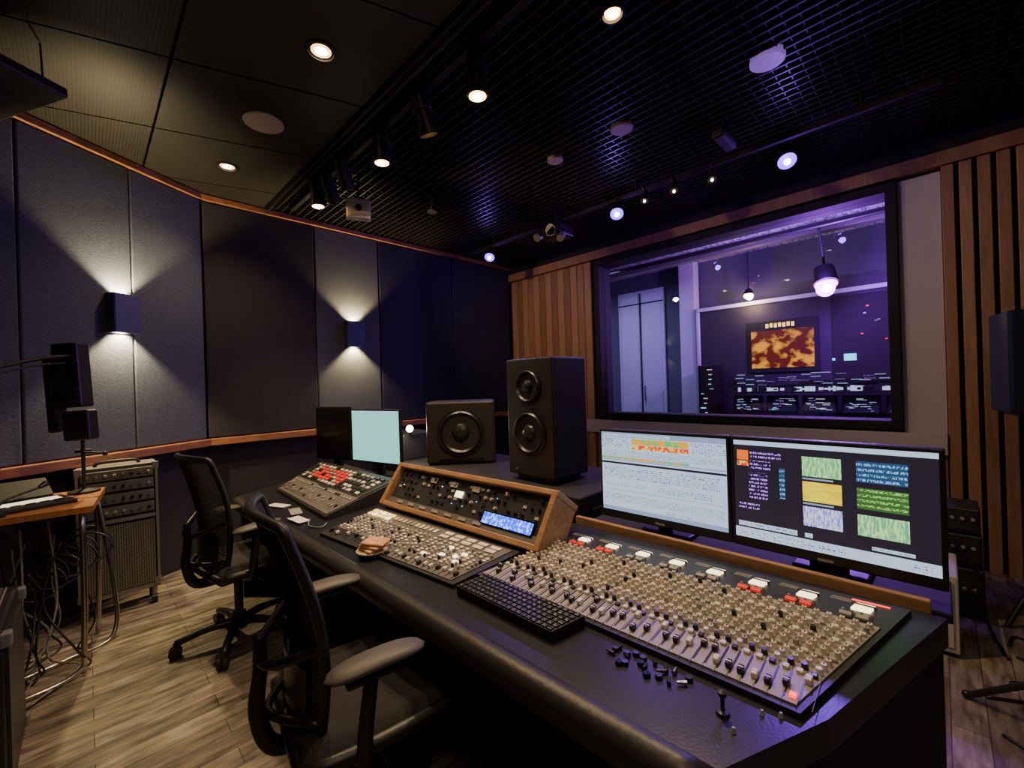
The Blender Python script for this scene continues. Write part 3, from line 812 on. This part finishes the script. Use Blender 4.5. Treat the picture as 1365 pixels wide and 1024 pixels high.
b.box((.15, 0, 1.435), (.28, .32, .55), "cabside", .014); driver(b, (.005, 0, 1.34), (-1, 0, 0), .09); driver(b, (.005, 0, 1.57), (-1, 0, 0), .05)
b.cone((.15, 0, .02), (.15, 0, 1.15), .022, .022, "black", 16); b.box((.15, 0, 1.15), (.22, .24, .015), "black")
for a in (0, 2.1, 4.2): b.cone((.15, 0, .35), (.15 + .22 * math.cos(a), .22 * math.sin(a), .012), .012, .012, "black", 10)
b.done()

# ------------------------------------------------------------------ monitors
def monitor(name, c, w, h, rz, content, stand=None, tilt=0, chin=.0, pw=.07):
    e = empty(name)
    b = B("monitor_body")
    b.M = Matrix.Translation(c) @ Euler((0, tilt, rz)).to_matrix().to_4x4()
    b.box((.014, 0, -chin / 2), (.026, w, h + chin), "black", .005); b.box((.04, 0, 0), (.04, w * .6, h * .6), "black", .015)
    if chin: b.box((-.0005, 0, -h / 2 - chin / 2 + .002), (.002, .04, .007), "kgrey")
    content(b, w - .024, h - .026)
    b.M = Matrix.Translation(c) @ Euler((0, 0, rz)).to_matrix().to_4x4()
    if stand is not None:
        zb = stand - c[2]
        b.box((.05, 0, zb / 2), (.03, pw, -zb), "black", .005); b.box((.10, 0, zb + .008), (.12, .20, .016), "black", .006)
    b.done(e); return e
def rect(b, W, H, u0, v0, u1, v1, k, lay=1):
    y0 = W / 2 - u0 * W; y1 = W / 2 - u1 * W; z0 = -H / 2 + v0 * H; z1 = -H / 2 + v1 * H
    b.box((-.0005 - .0006 * lay, (y0 + y1) / 2, (z0 + z1) / 2), (.001, abs(y1 - y0), z1 - z0), k)
def daw_left(b, W, H):
    R = lambda *a: rect(b, W, H, *a)
    R(0, 0, 1, 1, "scr_white")
    R(0, .94, 1, 1, "scr_grey", 2); R(.02, .95, .6, .985, "scr_text2", 3)
    R(.0, .80, .26, .925, "scr_text", 2); R(.28, .86, .74, .93, "scr_col", 2); R(.28, .80, .74, .855, "scr_red", 2); R(.76, .80, 1, .93, "scr_text", 2)
    R(.02, .70, .98, .78, "scr_text2", 2); R(.0, .645, 1., .66, "scr_grey", 2); R(.0, .60, 1., .625, "scr_dark", 2)
    R(.0, .665, .74, .69, "scr_col", 2)
    R(.02, .42, .96, .57, "scr_text", 2); R(.5, .30, .9, .38, "scr_text", 2); R(.04, .32, .4, .36, "scr_text2", 2)
    R(.02, .27, .98, .275, "scr_grey", 2); R(.02, .12, .98, .22, "scr_text2", 2); R(.0, .0, 1, .05, "scr_grey", 2); R(.55, .06, .75, .10, "scr_text", 2)
def daw_right(b, W, H):
    R = lambda *a: rect(b, W, H, *a)
    R(0, 0, 1, 1, "scr_dark"); R(0, .955, 1, 1, "scr_white", 2); R(0, 0, 1, .10, "scr_white", 2); R(.02, .02, .6, .07, "scr_text", 3); R(.88, .02, .97, .07, "scr_text", 3)
    R(.02, .80, .09, .90, "thumb_o", 2); R(.02, .74, .09, .79, "scr_red", 2)
    R(.10, .82, .28, .90, "scr_purple", 2); R(.10, .70, .22, .80, "scr_purple", 2); R(.09, .40, .2, .68, "scr_purple", 2); R(.02, .30, .15, .36, "scr_purple", 2)
    R(.27, .45, .30, .75, "thumb_b", 2)
    for j, (ka, kb) in enumerate((("thumb_g", "thumb_b"), ("thumb_y", "thumb_d"), ("thumb_v", "thumb_g"))):
        v = .70 - j * .235
        R(.395, v, .59, v + .185, ka, 2); R(.66, v, .88, v + .185, kb, 2)
        R(.395, v - .03, .55, v - .015, "scr_grey", 2) if j < 2 else None
    R(.02, .115, .36, .165, "scr_text", 2); R(.40, .12, .44, .16, "scr_white", 2); R(.72, .12, .9, .15, "scr_text2", 2)
monitor("computer_monitor", (1.60, .797, 1.015), .533, .358, math.radians(1), daw_left, .768, chin=.022, pw=.05)
monitor("computer_monitor", (1.60, .262, 1.015), .533, .358, math.radians(-1), daw_right, .768, chin=.022, pw=.10)
def cyan(b, W, H):
    rect(b, W, H, 0, 0, 1, 1, "scr_cyan"); rect(b, W, H, 0, .97, 1, 1, "scr_white", 2)
def off(b, W, H): rect(b, W, H, 0, 0, 1, 1, "blackg")
monitor("computer_monitor", (1.45, 2.84, 1.06), .52, .385, math.radians(12), cyan, .768)
monitor("computer_monitor", (1.33, 3.27, 1.07), .36, .40, math.radians(20), off, .755)
e = empty("rack_processor_unit")
b = B("rack_body"); b.box((1.80, 2.98, .957), (.3, .36, .19), "charcoal", .006)
for i in range(4):
    b.box((1.647, 2.98, .895 + i * .045), (.006, .34, .038), "black")
    for q in range(7): b.box((1.642, 2.84 + q * .045, .895 + i * .045), (.004, .008, .008), random.choice(["litw", "kgrey", "litc", "kgrey"]))
b.ball((1.66, 2.72, 1.10), .026, "hotwhite", 12); b.cone((1.68, 2.75, 1.06), (1.66, 2.72, 1.10), .012, .02, "black", 12); b.tube([(1.75, 2.85, 1.045), (1.70, 2.80, 1.08), (1.68, 2.75, 1.06)], .006, "black", 8)
b.done(e)
light("gooseneck_lamp", 'POINT', (1.61, 2.68, 1.11), 3.5, (1, .90, .78), size=.02, parent=e)

# ------------------------------------------------------------------ mesh task chairs
def chair(loc, rz, dens=(60, 84)):
    e = empty("mesh_office_chair", loc, rz)
    b = B("chair_frame")
    for i in range(5):
        a = 2 * math.pi * i / 5 + .3
        ca, sa = math.cos(a), math.sin(a)
        b.tube([(0, 0, .10), (.14 * ca, .14 * sa, .105), (.29 * ca, .29 * sa, .075)], lambda t: .026 - .010 * t, "black", 10, 4)
        b.cone((.29 * ca - .022 * sa, .29 * sa + .022 * ca, .03), (.29 * ca - .006 * sa, .29 * sa + .006 * ca, .03), .03, .03, "black", 18)
        b.cone((.29 * ca + .022 * sa, .29 * sa - .022 * ca, .03), (.29 * ca + .006 * sa, .29 * sa - .006 * ca, .03), .03, .03, "black", 18)
        b.cone((.29 * ca, .29 * sa, .03), (.29 * ca, .29 * sa, .08), .01, .01, "charcoal", 10)
    b.cone((0, 0, .07), (0, 0, .15), .045, .035, "black"); b.cone((0, 0, .15), (0, 0, .38), .022, .022, "charcoal")
    b.box((-.0, 0, .385), (.26, .2, .06), "black", .02, seg=3)
    b.cone((.04, -.1, .38), (.04, -.24, .37), .007, .007, "black", 8)
    def seat(u, v):
        x = -.17 + .45 * u; y = (-.235 + .47 * v)
        w = 1 - .12 * (2 * u - 1) ** 4; zz = .465 + .02 * (2 * v - 1) ** 2 - .05 * max(0, u - .75) ** 2 * 16 + .01 * (1 - u)
        ed = max(abs(2 * u - 1), abs(2 * v - 1)); zz -= .035 * max(0, ed - .85) ** 2 / .0225
        return (x, y * w, zz)
    b.surf(seat, 20, 20, "seat")
    b.surf(lambda u, v: (seat(u, v)[0], seat(u, v)[1], .43 - .02 * (1 - abs(2 * v - 1))), 12, 12, "black")
    rim = [seat(u, 0) for u in [i / 8 for i in range(9)]] + [seat(1, i / 8) for i in range(1, 9)] + [seat(1 - i / 8, 1) for i in range(1, 9)] + [seat(0, 1 - i / 8) for i in range(1, 8)]
    b.tube([(p[0], p[1], .440) for p in rim], .022, "black", 10, 1, closed=True)
    def bk(u, v):
        s_ = 2 * u - 1
        w = .155 + .065 * math.sin(min(1, v * 1.3) * math.pi / 2) - .008 * max(0, v - .7) / .3
        x = -.165 + .030 * math.sin(v * math.pi) - .080 * v ** 1.6 + .045 * s_ * s_
        zz = .44 + .63 * v - .012 * s_ ** 4 * max(0, 2 * v - 1)
        return (x, w * s_, zz)
    n = 12
    rim = [bk(0, i / n) for i in range(n + 1)] + [bk(i / n, 1) for i in range(1, n + 1)] + [bk(1, 1 - i / n) for i in range(1, n + 1)] + [bk(1 - i / n, 0) for i in range(1, n)]
    b.tube(rim, .014, "black", 10, 2, closed=True)
    b.tube([(-.06, 0, .38), (-.20, 0, .39), (-.245, 0, .50), (-.235, 0, .62), (-.235, 0, .72)], lambda t: .028 - .012 * t, "black", 12, 6)
    b.tube([bk(.02, .45), (-.215, -.09, .67), (-.232, .0, .65), (-.215, .09, .67), bk(.98, .45)], .013, "black", 10, 5)
    b.tube([bk(.03, .10), (-.22, 0, .50), bk(.97, .10)], .012, "black", 10, 5)
    b.surf(lambda u, v: (bk(.12 + .76 * u, .12 + .22 * v)[0] - .018, bk(.12 + .76 * u, .12 + .22 * v)[1], bk(.12 + .76 * u, .12 + .22 * v)[2]), 14, 8, "black")
    for s_ in (-1, 1):
        b.tube([(-.03, s_ * .12, .40), (-.03, s_ * .24, .42), (-.03, s_ * .27, .52), (-.01, s_ * .27, .66)], lambda t: .024 - .006 * t, "black", 12, 6)
        b.box((.0, s_ * .27, .655), (.16, .05, .02), "black", .008)
        def pad(u, v, s_=s_):
            a = 2 * math.pi * v; x = -.13 + .27 * u; k = (max(0, 1 - abs(2 * u - 1) ** 3.5)) ** .5
            return (x, s_ * .27 + .045 * k * math.cos(a), .680 + .018 * k * math.sin(a) + .008 * math.sin(u * 3.1))
        b.surf(pad, 18, 16, "armpad")
    b.done(e)
    b = B("mesh_weave"); b.surf(bk, dens[0], dens[1], "mesh"); o = b.done(e)
    mod = o.modifiers.new("weave", 'WIREFRAME'); mod.thickness = .0052; mod.use_even_offset = False
    return e
chair((.565, 1.335, 0), math.radians(-8))
chair((.60, 2.86, 0), math.radians(10), (46, 64))

# ------------------------------------------------------------------ left table & gear
b = B("side_table")
poly = [(.02, 3.05), (.08, 3.62), (-.30, 3.66), (-1.05, 3.2), (-1.05, 2.9), (-.5, 3.10)]
b.prism(poly, .85, .82, "woodtop")
for (x, y) in ((-.02, 3.08), (.04, 3.55), (-.95, 3.0)): b.tube([(x, y, .82), (x, y, .4), (x - .01, y, .012)], .013, "chrome", 10, 3)
b.tube([(-.02, 3.08, .05), (-.1, 3.06, .012), (-.25, 3.02, .012), (-.5, 3.04, .012)], .012, "chrome", 10, 5)
b.tube([(.04, 3.55, .82), (.10, 3.5, .3), (.09, 3.42, .02), (-.1, 3.3, .012), (-.4, 3.2, .012)], .012, "chrome", 10, 5)
b.done()
b = B("laptop_computer")
b.M = Matrix.Translation((-.24, 3.30, .851)) @ Euler((0, 0, math.radians(15))).to_matrix().to_4x4()
b.box((0, 0, .009), (.36, .25, .018), "black", .004); b.box((0, .03, .0185), (.30, .10, .002), "padlit")
for i in range(6): b.box((-.12 + i * .05, -.03, .019), (.035, .02, .003), "kblack")
b.box((-.02, .20, .06), (.34, .16, .012), "blackm", .003, rot=(math.radians(30), 0, 0))
b.done()
b = B("gooseneck_microphone"); b.lathe((-.30, 3.12, .851), (0, 0, 1), [(0, 0), (.03, 0), (.03, .015), (0, .02)], "black", 16); b.tube([(-.30, 3.12, .868), (-.28, 3.14, .92), (-.17, 3.24, .95)], .006, "black", 8); b.cone((-.17, 3.24, .95), (-.145, 3.262, .965), .012, .016, "black", 12); b.done()
b = B("microphone_stand")
bx, by = -.01, 3.52
b.lathe((bx, by, .851), (0, 0, 1), [(0, 0), (.07, 0), (.07, .012), (.02, .022), (0, .022)], "black", 24)
b.cone((bx, by, .86), (bx, by, 1.22), .009, .009, "charcoal", 12)
b.box((bx, by, 1.09), (.07, .02, .02), "black", .004); b.cone((bx - .03, by, 1.09), (bx + .09, by - .06, 1.07), .006, .006, "black", 8); b.ball((bx + .09, by - .06, 1.07), .014, "black", 10)
b.M = Matrix.Translation((bx + .02, by - .01, 0)) @ Euler((0, math.radians(-3), math.radians(-35))).to_matrix().to_4x4()
b.box((.015, 0, 1.53), (.13, .10, .37), "black", .012); b.box((.055, -.03, 1.24), (.13, .08, .17), "black", .01)
b.box((-.078, .0, 1.42), (.045, .09, .42), "black", .01)
for i in range(9): b.box((.015, -.052, 1.38 + i * .036), (.10, .004, .02), "blackm")
b.M = Matrix.Identity(4)
b.tube([(bx - .04, by - .03, 1.64), (-.22, 3.42, 1.60), (-.55, 3.2, 1.46), (-.9, 2.98, 1.33)], .011, "black", 10, 4)
b.tube([(bx - .04, by - .01, 1.60), (-.22, 3.44, 1.57), (-.55, 3.22, 1.43), (-.9, 3.0, 1.30)], .006, "charcoal", 8, 4)
b.cone((-.9, 2.99, .851), (-.9, 2.99, 1.33), .014, .014, "black", 10); b.box((-.9, 2.99, .862), (.08, .08, .022), "black", .006)
b.done()
b = B("guitar_amplifier_rack")
b.box((.145, 3.87, .54), (.39, .19, .80), "charcoal", .012)
b.box((.145, 3.773, .36), (.35, .012, .42), "grille"); b.box((.145, 3.77, .60), (.36, .02, .02), "greymetal")
for zz in (.66, .74, .82, .895):
    b.box((.145, 3.77, zz), (.35, .015, .062), "plateg", .004)
    for i in range(8): b.cone((.0 + i * .042, 3.763, zz), (.0 + i * .042, 3.75, zz), .010, .008, random.choice(["kblack", "kgrey", "chrome"]), 10)
for x in (-.04, .33):
    for zz in (.15, .93): b.box((x, 3.775, zz), (.035, .02, .05), "greymetal", .004)
b.box((-.045, 3.77, .54), (.014, .016, .78), "greymetal"); b.box((.335, 3.77, .54), (.014, .016, .78), "greymetal")
b.box((.145, 3.87, .945), (.39, .19, .012), "greymetal", .004)
b.tube([(.04, 3.83, .94), (.06, 3.83, .975), (.23, 3.83, .975), (.25, 3.83, .94)], .01, "black", 8)
for x in (-.02, .31):
    for y in (3.80, 3.94):
        b.cone((x - .015, y, .03), (x + .015, y, .03), .03, .03, "black", 16); b.cone((x, y, .03), (x, y, .145), .012, .02, "greymetal", 10)
b.box((.145, 3.87, .13), (.39, .19, .03), "greymetal")
b.done()
b = B("guitar_amplifier")
b.box((-.46, 2.50, .325), (.50, .52, .60), "black", .015); b.box((-.46, 2.50, .627), (.44, .46, .012), "grille", .003)
for i in range(12): b.box((-.46, 2.30 + i * .036, .636), (.42, .012, .006), "greymetal")
b.box((-.206, 2.5, .31), (.012, .46, .5), "charcoal")
for x in (-.66, -.26):
    for y in (2.3, 2.7): b.cone((x, y, 0), (x, y, .03), .025, .025, "rubber", 12)
for zz in (.06, .59): 
    for y in (2.26, 2.74): b.box((-.205, y, zz), (.03, .04, .05), "greymetal", .006)
b.done()
b = B("cable_bundle")
for i in range(16):
    x0 = random.uniform(-.35, .0); y0 = random.uniform(3.1, 3.45)
    pts = [(x0, y0, random.uniform(.5, .8)), (x0 + random.uniform(-.08, .06), y0 + random.uniform(-.05, .05), .4), (x0 + random.uniform(-.08, .08), y0 + random.uniform(-.1, .1), .15), (x0 + random.uniform(-.12, .1), y0 + random.uniform(-.1, .1), .012), (x0 + random.uniform(-.2, .1), y0 + random.uniform(-.25, .05), .012)]
    b.tube(pts, .005, random.choice(["cable", "charcoal", "black", "charcoal"]), 7, 6)
for i in range(4):
    cx, cy, r = -.18 + .06 * i, 3.2 + .05 * i, .10
    b.tube([(cx + r * math.cos(a * .7), cy + .02 * a, .45 + i * .03 + r * math.sin(a * .7)) for a in range(0, 16)], .005, "charcoal", 7, 3)
b.done()

# ------------------------------------------------------------------ right side gear
b = B("white_storage_cabinet"); b.box((3.15, .17, .21), (.38, .42, .38), "white", .008); b.box((2.955, .17, .21), (.01, .38, .32), "white", .003); b.box((3.15, .17, .011), (.36, .4, .02), "blackm"); b.done()
b = B("amplifier_head_stack")
for i, (z0, h) in enumerate(((.001, .28), (.30, .17), (.48, .14))):
    b.box((3.62, -.03, z0 + h / 2), (.26, .24 - .01 * i, h), "charcoal", .008); b.box((3.487, -.03, z0 + h / 2), (.01, .20, h * .75), "plated")
    for q in range(5): b.cone((3.48, -.11 + q * .04, z0 + h * .6), (3.468, -.11 + q * .04, z0 + h * .6), .01, .008, "kgrey", 10)
b.box((3.62, -.03, .29), (.2, .2, .02), "blackm"); b.box((3.62, -.03, .475), (.2, .2, .02), "blackm")
b.done()
b = B("tripod_mic_stand")
cx, cy = 2.42, -.42
b.cone((cx, cy, .28), (cx, cy, 1.0), .014, .014, "black", 12); b.cone((cx, cy, .36), (cx, cy, .44), .025, .025, "black", 12)
for tx, ty in ((2.63, -.05), (2.1, -.75), (2.78, -.72)): b.cone((cx, cy, .40), (tx, ty, .014), .013, .013, "black", 10); b.ball((tx, ty, .018), .018, "rubber", 10)
b.done()
b = B("floor_cables")
for i in range(7):
    pts = [(3.3 - .15 * i + random.uniform(-.1, .1), -.15 - .1 * q + random.uniform(-.1, .1), .008) for q in range(6)]
    b.tube(pts, .006, "black", 6, 6)
b.tube([(3.45, .02, .5), (3.40, -.12, .3), (3.38, -.15, .05), (3.1, -.2, .01)], .007, "black", 6, 6)
b.done()

# ------------------------------------------------------------------ world, camera
w = bpy.data.worlds.new("studio_world"); bpy.context.scene.world = w; w.use_nodes = True
w.node_tree.nodes["Background"].inputs[0].default_value = (.02, .02, .03, 1)
w.node_tree.nodes["Background"].inputs[1].default_value = .3
cam = bpy.data.cameras.new("camera"); cam.sensor_width = 36; cam.lens = 571 / 1365 * 36; cam.clip_start = .02
co = bpy.data.objects.new("camera", cam); COL.objects.link(co)
r = math.radians(1.8); right = Vector((1, -1, 0)) / 2 ** .5; look = Vector((1, 1, 0)) / 2 ** .5; zz = Vector((0, 0, 1))
cr = right * math.cos(r) - zz * math.sin(r); cu = zz * math.cos(r) + right * math.sin(r)
Rm = Matrix((cr, cu, -look)).transposed().to_4x4()
co.matrix_world = Matrix.Translation((0, 0, 1.4)) @ Rm
bpy.context.scene.camera = co
